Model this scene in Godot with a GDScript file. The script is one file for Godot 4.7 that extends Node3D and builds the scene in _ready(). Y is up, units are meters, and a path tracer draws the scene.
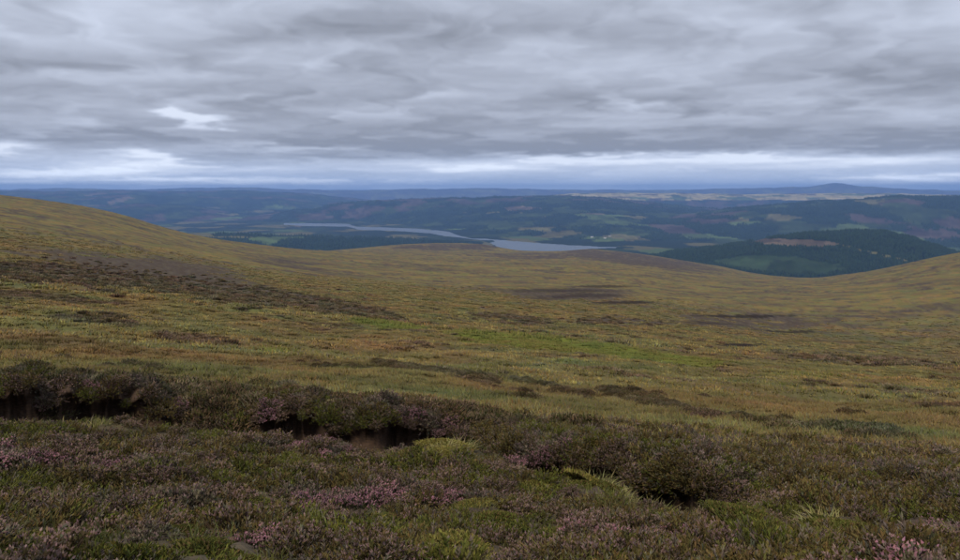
extends Node3D
# An overcast Highland moor: heather and a broken peat gully in front, a long loch and blue hills behind.
# Heights are relative to the ground under the viewer; -z is straight ahead, x is to the right.

const EYE := 1.65
const PITCH := 0.1190            # radians, camera looks down a little
const FOCAL := 753.0             # of a picture 960 wide
const LOCH_LEVEL := -330.0

var n_big := FastNoiseLite.new()
var n_mid := FastNoiseLite.new()
var n_small := FastNoiseLite.new()
var n_patch := FastNoiseLite.new()
var n_cell := FastNoiseLite.new()
var n_cloud := FastNoiseLite.new()
var taken := {}

# ------------------------------------------------------------------ helpers
func lin(r: float, g: float, b: float) -> Color:
	return Color(r, g, b).linear_to_srgb()

func plain(c: Color, rough := 0.9) -> StandardMaterial3D:
	var m := StandardMaterial3D.new()
	m.albedo_color = c
	m.roughness = rough
	m.metallic_specular = 0.25
	return m

func vertex_material(rough := 0.9, spec := 0.2) -> StandardMaterial3D:
	var m := StandardMaterial3D.new()
	m.vertex_color_use_as_albedo = true
	m.roughness = rough
	m.metallic_specular = spec
	return m

func plant_material() -> StandardMaterial3D:
	var m := vertex_material(0.85, 0.2)
	m.backlight_enabled = true
	m.backlight = Color(0.5, 0.5, 0.45)
	return m

func numbered(called: String) -> String:
	if not taken.has(called):
		taken[called] = 0
		return called
	taken[called] += 1
	return "%s_%03d" % [called, taken[called]]

func tag(o: Node, label: String, category: String, kind := "", group := "") -> void:
	o.set_meta("label", label)
	o.set_meta("category", category)
	if kind != "":
		o.set_meta("kind", kind)
	if group != "":
		o.set_meta("group", group)

func put(called: String, mesh: Mesh, mat: Material, parent: Node = null) -> MeshInstance3D:
	var o := MeshInstance3D.new()
	o.mesh = mesh
	o.material_override = mat
	if parent == null:
		o.name = numbered(called)
		add_child(o)
	else:
		o.name = called
		parent.add_child(o, true)
	return o

# elevation (tangent) of the ray through a pixel of the 960 x 560 picture
func tan_elev(u: float, v: float) -> float:
	var x := (u - 480.0) / FOCAL
	var y := (280.0 - v) / FOCAL
	var up := y * cos(PITCH) - sin(PITCH)
	var fwd := cos(PITCH) + y * sin(PITCH)
	return up / sqrt(x * x + fwd * fwd)

func az_of(u: float, v := 250.0) -> float:
	var y := (280.0 - v) / FOCAL
	return atan2((u - 480.0) / FOCAL, cos(PITCH) + y * sin(PITCH))

func u_of(az: float) -> float:
	return 480.0 + FOCAL * tan(clamp(az, -1.2, 1.2)) * 0.9976

func lerp_list(pts: Array, u: float) -> float:
	if u <= pts[0][0]:
		return pts[0][1]
	for i in range(1, pts.size()):
		if u <= pts[i][0]:
			var t: float = (u - pts[i - 1][0]) / (pts[i][0] - pts[i - 1][0])
			t = t * t * (3.0 - 2.0 * t) * 0.5 + t * 0.5
			return lerpf(pts[i - 1][1], pts[i][1], t)
	return pts[-1][1]

# ------------------------------------------------------------------ sky
var cloud_spots := [
	# u, v, half width, half height, amount (of brightness)
	[380, 32, 190, 22, -0.10], [60, 64, 120, 12, -0.10], [560, 98, 130, 14, -0.07], [300, 92, 240, 9, -0.05], [120, 20, 130, 28, 0.06],
	[700, 40, 200, 26, 0.05], [900, 70, 150, 22, -0.06], [700, 118, 230, 9, 0.06], [860, 108, 60, 12, 0.06], [800, 136, 340, 10, -0.09], [960, 147, 460, 5.5, -0.13],
	[560, 148, 150, 5, -0.10], [430, 150, 110, 7, -0.08], [420, 122, 120, 10, -0.03], [250, 140, 150, 6, -0.05], [330, 157, 110, 4, -0.10],
	[184, 118, 13, 6, 0.36], [196, 127, 16, 5, 0.24], [228, 131, 16, 4, 0.20], [14, 150, 26, 7, 0.34], [150, 158, 30, 7, 0.30], [85, 173, 80, 3, 0.28], [130, 168, 60, 4, 0.16],
	[310, 148, 90, 3, 0.20], [230, 168, 90, 3, 0.14], [480, 167, 80, 5, 0.22], [600, 160, 90, 4.5, 0.26], [720, 158, 70, 3.5, 0.20], [850, 160, 120, 4.5, 0.24], [780, 166, 90, 3, 0.10], [575, 158, 40, 3, 0.16],
	[930, 178, 90, 4, 0.26], [860, 176, 30, 4, -0.10], [700, 171, 120, 5, 0.06], [200, 181, 160, 3, 0.20], [330, 184, 60, 3, 0.14], [40, 178, 60, 4, 0.16]]

func sky_color(az: float, el: float) -> Color:
	# el and az in radians
	var e := rad_to_deg(el)
	if e < 0.0:
		return Color(0.03, 0.03, 0.02)
	var k := 1.0 / (tan(el) + 0.045)
	var px := sin(az) * k
	var pz := cos(az) * k
	var warp := n_cloud.get_noise_3d(px * 60.0, 7.0, pz * 60.0)
	var a := n_cloud.get_noise_3d(px * 26.0 + warp * 14.0, 0.0, pz * 26.0)
	var b := n_cloud.get_noise_3d(px * 75.0, 40.0 + warp * 9.0, pz * 75.0)
	var streak := n_cloud.get_noise_3d(sin(az) * 90.0, e * 34.0 + warp * 16.0, cos(az) * 90.0)
	var wisp := n_cloud.get_noise_3d(sin(az) * 260.0 + warp * 20.0, e * 46.0, cos(az) * 260.0 + 50.0)
	var near_h := exp(-e / 5.0)
	# heaped cloud bases: paler tops, darker undersides
	var lx := sin(az) * 270.0 + warp * 26.0
	var lz := cos(az) * 270.0
	var le := e * 19.0 / (1.0 + e * 0.045) + 11.0
	var lump := n_cloud.get_noise_3d(lx, le, lz)
	var below := n_cloud.get_noise_3d(lx, le - 8.0, lz)
	var heap := clampf((lump - below) * 1.6, -0.8, 0.8)
	var light := 0.345 + 0.30 * sin(el) + (a * 0.085 + b * 0.04) * smoothstep(0.5, 9.0, e) + streak * 0.018 + wisp * 0.016
	light += (heap * 0.070 + lump * 0.105) * smoothstep(0.3, 3.0, e)
	light += 0.06 * exp(-pow((e - 1.9) / 1.1, 2.0)) - 0.05 * exp(-pow((e - 4.0) / 1.5, 2.0))
	# the clouds seen ahead
	if absf(az) < 0.85 and e < 17.0:
		var x := tan(az)
		var u := 480.0 + FOCAL * x * (cos(PITCH) + 0.1 * sin(PITCH))
		var v := 280.0 - FOCAL * tan(atan(tan(el) / cos(az)) + PITCH)
		var wu := u + (a * 55.0 + warp * 40.0 + wisp * 26.0)
		var wv := v + (b * 6.0 + lump * 9.0 + wisp * 4.0) * clampf(e / 5.0, 0.25, 1.4) - (a * 5.0)
		var s := 0.0
		for c in cloud_spots:
			var dx: float = (wu - c[0]) / c[2]
			if absf(dx) < 2.4:
				var dy: float = (wv - c[1]) / c[3]
				if absf(dy) < 2.4:
					s += c[4] * exp(-(dx * dx + dy * dy) * 1.1)
		light += s * (1.1 + 0.5 * wisp)
	light = clampf(light, 0.20, 0.66) * (1.0 + (0.85 + 0.8 * lump) * exp(-e / 1.3)) * 0.655
	# thick cloud is a cool grey, thin cloud near the horizon lets blue air through
	var blue := exp(-pow(e / 1.7, 1.4)) * clampf(1.1 - (light - 0.26) * 3.0, 0.25, 1.0)
	var c0 := Color(light * 0.905, light * 0.99, light * 1.19)
	var bright := clampf((light - 0.36) / 0.18, 0.0, 1.0)
	c0 = c0.lerp(Color(light * 0.96, light * 1.03, light * 1.15), bright)
	var c1 := Color(0.23, 0.315, 0.46) * (0.75 + 0.9 * light)
	return c0.lerp(c1, blue * 0.6)

func build_sky() -> Image:
	var w := 4096
	var h := 2048
	var low := Image.create(512, 256, false, Image.FORMAT_RGBF)
	for y in 256:
		var el := PI * (0.5 - (y + 0.5) / 256.0)
		for x in 512:
			# column 0 of a panorama looks along -z
			var az := wrapf((x + 0.5) / 512.0 * TAU, -PI, PI)
			low.set_pixel(x, y, sky_color(az, el))
	low.resize(w, h, Image.INTERPOLATE_CUBIC)
	# the part ahead in full detail
	var x0 := -int(w * 48.0 / 360.0)
	var x1 := -x0
	var y0 := int(h * (0.5 - 22.0 / 180.0))
	var y1 := h / 2
	for y in range(y0, y1):
		var el := PI * (0.5 - (y + 0.5) / h)
		for x in range(x0, x1):
			low.set_pixel(posmod(x, w), y, sky_color((x + 0.5) / w * TAU, el))
	return low

# ------------------------------------------------------------------ shape of the moor
const DS := [3.0, 5.0, 8.0, 12.0, 20.0, 35.0, 60.0, 110.0, 200.0, 350.0, 600.0, 1000.0, 1600.0, 2400.0]
var rows_at := {
	-600: [560, 480, 425, 385, 345, 305, 270, 240, 215, 198, 185, 180, 185, 200],
	-300: [590, 500, 440, 398, 357, 318, 285, 255, 228, 205, 190, 186, 192, 205],
	-100: [600, 510, 450, 408, 366, 330, 298, 270, 243, 218, 199, 191, 196, 210],
	0: [605, 515, 453, 412, 371, 338, 307, 280, 254, 230, 208, 195.5, 200, 215],
	100: [607, 518, 456, 415, 376, 345, 316, 290, 266, 244, 225, 211, 212, 225],
	200: [608, 520, 459, 419, 382, 353, 326, 300, 278, 260, 246, 236.5, 237, 245],
	300: [610, 523, 462, 423, 388, 361, 335, 311, 291, 275, 262, 252, 249.5, 256],
	400: [612, 526, 465, 427, 394, 368, 343, 320, 300, 284, 270, 259, 251, 244.5],
	480: [612, 528, 468, 432, 400, 374, 349, 327, 307, 289, 274, 262, 253, 244.0],
	520: [612, 529, 470, 435, 403, 377, 353, 331, 310, 291, 276, 263, 255.5, 250.8],
	560: [613, 531, 473, 438, 407, 381, 357, 335, 314, 294, 278, 264, 256, 251.5],
	600: [613, 532, 475, 441, 410, 384, 360, 338, 317, 296, 279, 265, 257, 250],
	720: [613, 536, 482, 450, 420, 394, 371, 350, 333, 309, 291, 277, 268, 266.5],
	780: [614, 538, 486, 454, 424, 398, 375, 355, 344, 316, 294, 280, 276.5, 280],
	840: [614, 540, 490, 458, 428, 402, 379, 360, 353, 321, 294, 278, 276, 287],
	960: [615, 545, 497, 466, 436, 409, 386, 368, 363, 322, 283, 254, 258, 285],
	1100: [616, 550, 503, 473, 443, 415, 392, 374, 364, 312, 268, 240, 250, 275],
	1300: [618, 555, 510, 480, 450, 422, 398, 376, 352, 300, 255, 222, 240, 270],
	1600: [620, 560, 515, 487, 458, 430, 402, 378, 345, 290, 240, 210, 230, 270]}
const TU := 320
const TD := 260
const AZ_MAX := 0.97
const LN0 := 0.0
const LN1 := 8.2
var slope_table := PackedFloat32Array()
var row_table := PackedFloat32Array()

func catmull(a: float, b: float, c: float, d: float, t: float) -> float:
	return b + 0.5 * t * (c - a + t * (2.0 * a - 5.0 * b + 4.0 * c - d + t * (3.0 * (b - c) + d - a)))

func node_value(us: Array, i: int, j: int) -> float:
	i = clampi(i, 0, us.size() - 1)
	if j < 0:
		var h3: float = tan_elev(us[i], rows_at[us[i]][0]) * 3.0
		return lerpf(-EYE, h3, 0.5) / (1.6 if j == -1 else 0.9)
	if j >= DS.size():
		return node_value(us, i, DS.size() - 1) - 0.02 * (j - DS.size() + 1)
	return tan_elev(us[i], rows_at[us[i]][j])

func make_tables() -> void:
	var us: Array = rows_at.keys()
	us.sort()
	var lnd := []
	for d in DS:
		lnd.append(log(d))
	slope_table.resize(TU * TD)
	row_table.resize(TU * TD)
	for iu in TU:
		var az := lerpf(-AZ_MAX, AZ_MAX, iu / (TU - 1.0))
		var u := u_of(az)
		var i := 0
		while i < us.size() - 2 and u > us[i + 1]:
			i += 1
		var tu: float = clampf((u - us[i]) / float(us[i + 1] - us[i]), 0.0, 1.0)
		var col := []
		for j in range(-2, DS.size() + 2):
			col.append(catmull(node_value(us, i - 1, j), node_value(us, i, j), node_value(us, i + 1, j), node_value(us, i + 2, j), tu))
		for id in TD:
			var l := lerpf(LN0, LN1, id / (TD - 1.0))
			var s := 0.0
			if l < lnd[0]:
				var d := exp(l)
				s = lerpf(-EYE, col[2] * 3.0, d / 3.0) / d
			else:
				var j := 0
				while j < lnd.size() - 1 and l > lnd[j + 1]:
					j += 1
				var b: float = lnd[j]
				var c: float = lnd[j + 1] if j + 1 < lnd.size() else lnd[j] + 0.45
				var t: float = minf((l - b) / (c - b), 1.5)
				s = catmull(col[j + 1], col[j + 2], col[j + 3], col[mini(j + 4, col.size() - 1)], t)
			slope_table[iu * TD + id] = s
			# the picture row that the smooth ground has there
			row_table[iu * TD + id] = 280.0 - FOCAL * tan(PITCH + atan(s / cos(az)))

func table(t: PackedFloat32Array, az: float, d: float) -> float:
	var side := 0.0
	if absf(az) > AZ_MAX:
		side = (absf(az) - AZ_MAX) / (PI - AZ_MAX) * 0.5
	var fu := (clampf(az, -AZ_MAX, AZ_MAX) / AZ_MAX * 0.5 + 0.5) * (TU - 1.0)
	var fd := clampf((log(maxf(d, 1.0)) - LN0) / (LN1 - LN0), 0.0, 1.0) * (TD - 1.0)
	var iu := mini(int(fu), TU - 2)
	var id := mini(int(fd), TD - 2)
	var a := fu - iu
	var b := fd - id
	var at := iu * TD + id
	var r := lerpf(lerpf(t[at], t[at + 1], b), lerpf(t[at + TD], t[at + TD + 1], b), a)
	if side > 0.0:
		var other := (0 if az > 0 else TU - 1) * TD + id
		r = lerpf(r, lerpf(t[other], t[other + 1], b), side)
	return r

# the gully: distance of its far bank and its depth, along the picture's columns
var bank_line := [[-300, 12.6], [-100, 12.2], [0, 12.0], [70, 12.2], [150, 11.9], [230, 11.6], [290, 11.4], [340, 10.9], [372, 10.4], [400, 10.6], [450, 11.0], [485, 10.4], [530, 9.0], [570, 8.4], [612, 7.7], [660, 7.1], [710, 6.8], [770, 6.6], [850, 6.3], [960, 6.0], [1100, 5.4]]
var bank_raise := [[-300, 0.45], [-60, 0.5], [10, 0.58], [75, 0.66], [115, 0.58], [150, 0.5], [200, 0.46], [240, 0.46], [275, 0.52], [310, 0.5], [335, 0.42], [372, 0.48], [400, 0.46], [440, 0.34], [475, 0.22], [500, 0.22], [540, 0.36], [565, 0.36], [612, 0.46], [640, 0.42], [690, 0.42], [725, 0.34], [770, 0.2], [830, 0.18], [870, 0.15], [960, 0.08], [1100, 0.0]]
var bank_depth := [[-300, 0.42], [-60, 0.5], [10, 0.58], [38, 0.36], [75, 0.70], [115, 0.56], [150, 0.38], [180, 0.33], [225, 0.34], [248, 0.44], [275, 0.62], [310, 0.58], [334, 0.37], [352, 0.45], [372, 0.60], [400, 0.62], [440, 0.50], [475, 0.40], [500, 0.39], [525, 0.46], [540, 0.60], [562, 0.56], [585, 0.47], [604, 0.62], [622, 0.60], [640, 0.48], [662, 0.52], [690, 0.60], [712, 0.48], [735, 0.40], [770, 0.28], [830, 0.28], [870, 0.16], [960, 0.08], [1100, 0.0]]
var mounds := [[446, 8.7, 40, 1.0, 0.09], [432, 8.2, 44, 1.0, 0.06], [600, 7.0, 36, 0.6, 0.10], [660, 6.6, 40, 0.6, 0.12], [760, 5.6, 60, 0.8, 0.10], [870, 5.2, 30, 0.6, 0.14], [180, 6.0, 120, 1.2, 0.06]]

func bank_shift(u: float) -> float:
	return n_mid.get_noise_2d(u * 0.022, 31.0) * 0.32 + n_mid.get_noise_2d(u * 0.085, 77.0) * 0.26

var line_t := PackedFloat32Array()
var raise_t := PackedFloat32Array()
var depth_t := PackedFloat32Array()
var shift_t := PackedFloat32Array()
var spots_by_column := []

func along(t: PackedFloat32Array, u: float) -> float:
	var f := clampf(u + 400.0, 0.0, 1798.0)
	var i := int(f)
	return lerpf(t[i], t[i + 1], f - i)

# 1 where the far side of the gully is a cut face, 0 where it is a slope grown over
func cut_face(u: float) -> float:
	return smoothstep(0.27, 0.46, along(depth_t, u))

func make_gully_tables() -> void:
	for i in 1800:
		var u := i - 400.0
		line_t.append(lerp_list(bank_line, u))
		raise_t.append(lerp_list(bank_raise, u) * (0.72 + 0.3 * n_mid.get_noise_2d(u * 0.045, 140.0)))
		depth_t.append(lerp_list(bank_depth, u))
		shift_t.append(bank_shift(u))
	for k in 60:
		var list := []
		for c in cover_spots:
			if absf(c[0] - (k * 40.0 - 580.0)) < c[2] * 1.5 + 22.0:
				list.append(c)
		spots_by_column.append(list)

func smooth_height(az: float, d: float) -> float:
	if d < 1.0:
		return lerpf(0.0, EYE + table(slope_table, az, 1.0), d)
	return EYE + table(slope_table, az, d) * d

func height(x: float, z: float) -> float:
	var d := sqrt(x * x + z * z)
	var az := atan2(x, -z)
	var h := smooth_height(az, d)
	var far := smoothstep(2.0, 8.0, d)
	h += n_small.get_noise_2d(x * 1.4, z * 1.4) * 0.055
	h += n_mid.get_noise_2d(x * 0.55, z * 0.55) * 0.11 * far + n_small.get_noise_2d(x * 0.5 + 30.0, z * 0.5) * 0.075 * far
	if d > 12.0:
		var k := smoothstep(12.0, 40.0, d)
		h += n_mid.get_noise_2d(x * 0.16, z * 0.16 + 50.0) * 0.42 * k
		h += n_big.get_noise_2d(x * 0.55, z * 0.55) * 0.9 * smoothstep(40.0, 140.0, d)
		h += n_big.get_noise_2d(x * 0.14, z * 0.14) * 3.4 * smoothstep(120.0, 600.0, d)
	if d > 3.0 and d < 36.0 and absf(az) < 0.9:
		var u := u_of(az)
		var db := along(line_t, u) + along(shift_t, u)
		var delta := d - db
		var face := cut_face(u) if delta < 2.2 else 1.0
		var lo := lerpf(-0.7, 0.52, face)
		var hi := lerpf(1.7, 0.60, face)
		if delta > -0.75:
			h += along(raise_t, u) * smoothstep(lo, hi, delta) * exp(-maxf(delta - 0.6, 0.0) / 5.0)
		if delta < 1.75 and delta > -2.2:
			var deep := along(depth_t, u)
			h -= deep * 0.55 * smoothstep(-1.7, -0.45, delta) * (1.0 - smoothstep(lo, hi, delta))
		for m in mounds:
			var du: float = (u - m[0]) / m[2]
			var dd: float = (d - m[1]) / m[3]
			var q := du * du + dd * dd
			if q < 4.0:
				h += m[4] * exp(-q * 1.3)
	return h

# ------------------------------------------------------------------ what grows where
# features of the plant cover: u, row, half width, half height, tilt (rows per column), kind, strength
var cover_spots := [
	[60, 276, 110, 12, 0.05, "h", 0.95], [190, 285, 110, 14, 0.16, "h", 1.0], [310, 303, 90, 8, 0.16, "h", 0.9], [30, 300, 60, 6, 0.05, "h", 0.5],
	[120, 262, 130, 7, 0.1, "h", 0.4], [90, 322, 45, 6, 0.1, "h", 0.6], [190, 341, 50, 6, 0.15, "h", 0.5], [280, 262, 50, 5, 0.12, "h", 0.35],
	[560, 346, 90, 9, 0.12, "n", 0.5], [562, 346, 60, 6.5, 0.12, "n", 1.15], [645, 357, 70, 7, 0.1, "n", 0.5], [500, 340, 50, 7, 0.1, "n", 0.8], [690, 362, 50, 6, 0.1, "n", 0.35], [380, 324, 40, 5, 0.12, "n", 0.7], [270, 352, 24, 5, 0.1, "n", 0.4], [460, 335, 30, 4, 0.1, "n", 0.5],
	[860, 385, 130, 14, 0.08, "n", 0.25], [660, 381, 70, 8, 0.13, "d", 0.45],
	[560, 291, 66, 2.6, 0.01, "d", 0.6], [602, 286, 46, 1.8, 0, "d", 0.65], [588, 296, 56, 2.2, 0, "d", 0.6], [622, 303, 46, 1.8, 0, "d", 0.7], [535, 299, 40, 1.6, 0, "d", 0.55], [570, 294, 70, 7, 0, "h", 0.4],
	[742, 316, 64, 1.8, 0.01, "d", 0.7], [716, 324, 48, 2.2, 0.03, "d", 0.6], [790, 331, 56, 1.8, 0.02, "d", 0.7], [842, 342, 60, 1.6, 0.04, "d", 0.6], [750, 322, 80, 9, 0.03, "h", 0.35], [745, 347, 34, 3, 0.03, "d", 0.75], [880, 364, 100, 3, 0.06, "h", 0.7], [620, 323, 60, 4, 0.05, "h", 0.5], [510, 318, 50, 5, 0.08, "h", 0.45],
	[640, 260, 80, 6, 0.12, "h", 0.55], [540, 256, 60, 3, 0.02, "h", 0.4], [450, 247, 60, 3, 0, "h", 0.5],
	[560, 390, 60, 5, 0.2, "h", 0.22], [650, 402, 80, 5, 0.2, "h", 0.22], [720, 415, 80, 6, 0.2, "h", 0.22], [850, 430, 100, 8, 0.14, "h", 0.25], [930, 395, 50, 5, 0.1, "h", 0.4], [470, 380, 60, 6, 0.2, "h", 0.2], [400, 367, 60, 5, 0.15, "h", 0.35],
	[100, 340, 150, 14, 0.1, "g", 0.5], [330, 345, 120, 12, 0.14, "g", 0.5], [450, 360, 80, 8, 0.14, "g", 0.4], [210, 318, 90, 8, 0.15, "g", 0.6], [60, 310, 90, 7, 0.05, "g", 0.6]]

# heather, ochre grass, green grass, bare dark peat; each 0 to 1
func cover(x: float, z: float, d: float, az: float) -> Array:
	var u := u_of(az)
	var v := table(row_table, az, d)
	var a := n_patch.get_noise_2d(x * 8.0, z * 8.0)
	var b := n_patch.get_noise_2d(x * 1.7 + 90.0, z * 1.7)
	var c := n_patch.get_noise_2d(x * 0.35 - 40.0, z * 0.35)
	var heather := 0.30 + a * 0.25
	var green := 0.10 + n_patch.get_noise_2d(x * 5.0 + 300.0, z * 5.0 - 70.0) * 0.22
	var bare := 0.0
	if d > 18.0:
		heather += b * 0.55 * smoothstep(15.0, 60.0, d) + n_patch.get_noise_2d(x * 4.0 + 77.0, z * 4.0) * 0.30
	if d > 200.0:
		heather += c * 0.55 * smoothstep(150.0, 500.0, d) + 0.10
	if d < 18.0 and absf(az) < 0.9:
		var delta := d - along(line_t, u)
		heather += 0.75 * smoothstep(4.4, 2.0, delta) * smoothstep(-0.3, 0.2, delta)
		if delta < 0.3:
			heather += 0.48
			green += 0.16
	var jit := a * 0.35 + b * 0.35
	for s in spots_by_column[clampi(int((u + 600.0) / 40.0), 0, 59)]:
		var du: float = (u - s[0]) / s[2]
		if absf(du) < 1.5:
			var dv: float = (v - s[1] - (u - s[0]) * s[4]) / s[3]
			if absf(dv) < 1.8:
				var w: float = s[6] * smoothstep(1.25, 0.55, sqrt(du * du + dv * dv) + jit)
				if s[5] == "h":
					heather += w
				elif s[5] == "n":
					green += w
					heather -= w * 0.5
				elif s[5] == "g":
					heather -= w * 0.7
				else:
					bare += w
	return [clampf(heather, 0.0, 1.0), clampf(green, 0.0, 1.0), clampf(bare, 0.0, 1.0)]

# base colours of the mass of plants, linear
const OCHRE := Color(0.165, 0.120, 0.038)
const STRAW := Color(0.205, 0.170, 0.080)
const OLIVE := Color(0.120, 0.104, 0.034)
const GREEN := Color(0.118, 0.132, 0.026)
const HEATH := Color(0.060, 0.045, 0.034)
const GREYHEATH := Color(0.098, 0.080, 0.058)
const PEAT := Color(0.020, 0.014, 0.011)

func ground_color(x: float, z: float, d: float, az: float) -> Color:
	var w := cover(x, z, d, az)
	var t := n_patch.get_noise_2d(x * 14.0, z * 14.0 + 500.0) * 0.5 + 0.5
	var t2 := n_patch.get_noise_2d(x * 3.0 - 900.0, z * 3.0) * 0.5 + 0.5
	var c := OCHRE.lerp(OLIVE, smoothstep(0.35, 0.75, t2)).lerp(STRAW, smoothstep(0.55, 0.9, t) * 0.6)
	# grass, brown heath and wet ground lie in fine streaks
	var m := n_patch.get_noise_2d(x * 0.9 + 40.0, z * 0.9) + 0.7 * n_patch.get_noise_2d(x * 0.22, z * 0.22 + 900.0)
	c = c.lerp(Color(0.068, 0.056, 0.034), clampf(0.26 + m * 0.75, 0.0, 0.8))
	c = c.lerp(Color(0.112, 0.090, 0.048), clampf(n_patch.get_noise_2d(x * 2.2, z * 2.2 - 300.0) * 1.2, 0.0, 0.6))
	var hue := n_patch.get_noise_2d(x * 4.0 + 610.0, z * 4.0) + 0.6 * n_patch.get_noise_2d(x * 0.8, z * 0.8 + 44.0)
	c = Color(c.r * (1.0 + 0.22 * hue), c.g * (1.0 - 0.10 * hue), c.b * (1.0 + 0.15 * absf(hue)))
	c = c.lerp(GREEN, smoothstep(0.25, 0.85, w[1]))
	c = c.lerp(HEATH.lerp(GREYHEATH, smoothstep(0.4, 0.8, t) * 0.7), smoothstep(0.40, 0.80, w[0]))
	c = c.lerp(PEAT, smoothstep(0.35, 0.8, w[2]))
	return c

# ------------------------------------------------------------------ sheets
func sheet(pos: PackedVector3Array, col: PackedColorArray, w: int, h: int) -> ArrayMesh:
	var idx := PackedInt32Array()
	idx.resize((w - 1) * (h - 1) * 6)
	var k := 0
	for j in h - 1:
		for i in w - 1:
			var a := j * w + i
			idx[k] = a; idx[k + 1] = a + w; idx[k + 2] = a + 1
			idx[k + 3] = a + 1; idx[k + 4] = a + w; idx[k + 5] = a + w + 1
			k += 6
	var arr := []
	arr.resize(Mesh.ARRAY_MAX)
	arr[Mesh.ARRAY_VERTEX] = pos
	arr[Mesh.ARRAY_COLOR] = col
	arr[Mesh.ARRAY_INDEX] = idx
	var nor := PackedVector3Array()
	nor.resize(pos.size())
	for j in h:
		for i in w:
			var dx := pos[j * w + mini(i + 1, w - 1)] - pos[j * w + maxi(i - 1, 0)]
			var dz := pos[mini(j + 1, h - 1) * w + i] - pos[maxi(j - 1, 0) * w + i]
			var n := dx.cross(dz)
			if n.y < 0.0:
				n = -n
			nor[j * w + i] = n.normalized() if n.length_squared() > 1e-12 else Vector3.UP
	arr[Mesh.ARRAY_NORMAL] = nor
	var m := ArrayMesh.new()
	m.add_surface_from_arrays(Mesh.PRIMITIVE_TRIANGLES, arr)
	return m

func build_moor() -> void:
	var azs := PackedFloat32Array()
	var a := -PI
	while a < PI - 1e-4:
		azs.append(a)
		a += 0.0022 if absf(a) < 0.62 else (0.012 if absf(a) < 0.95 else 0.09)
	azs.append(PI)
	var ds := PackedFloat32Array()
	var d := 0.02
	while d < 3300.0:
		ds.append(d)
		if d < 2.5:
			d += 0.25
		elif d < 13.0:
			d += 0.05
		else:
			d *= 1.0165
	var w := azs.size()
	var h := ds.size()
	var pos := PackedVector3Array()
	var col := PackedColorArray()
	pos.resize(w * h)
	col.resize(w * h)
	for j in h:
		for i in w:
			var az := azs[i]
			var x := sin(az) * ds[j]
			var z := -cos(az) * ds[j]
			pos[j * w + i] = Vector3(x, height(x, z), z)
			col[j * w + i] = ground_color(x, z, ds[j], az)
	var mat := vertex_material(0.95, 0.15)
	var bump := NoiseTexture2D.new()
	bump.width = 512
	bump.height = 512
	bump.seamless = true
	var bn := FastNoiseLite.new()
	bn.seed = 5
	bn.frequency = 0.03
	bn.fractal_octaves = 5
	bump.noise = bn
	mat.heightmap_enabled = true
	mat.heightmap_texture = bump
	mat.heightmap_scale = 3.0
	mat.uv1_triplanar = true
	mat.uv1_world_triplanar = true
	mat.uv1_scale = Vector3(0.7, 0.7, 0.7)
	var o := put("ground", sheet(pos, col, w, h), mat)
	tag(o, "rolling open moorland of ochre grass and brown heather", "moor", "structure")
	print("moor ", w, " x ", h)

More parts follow.
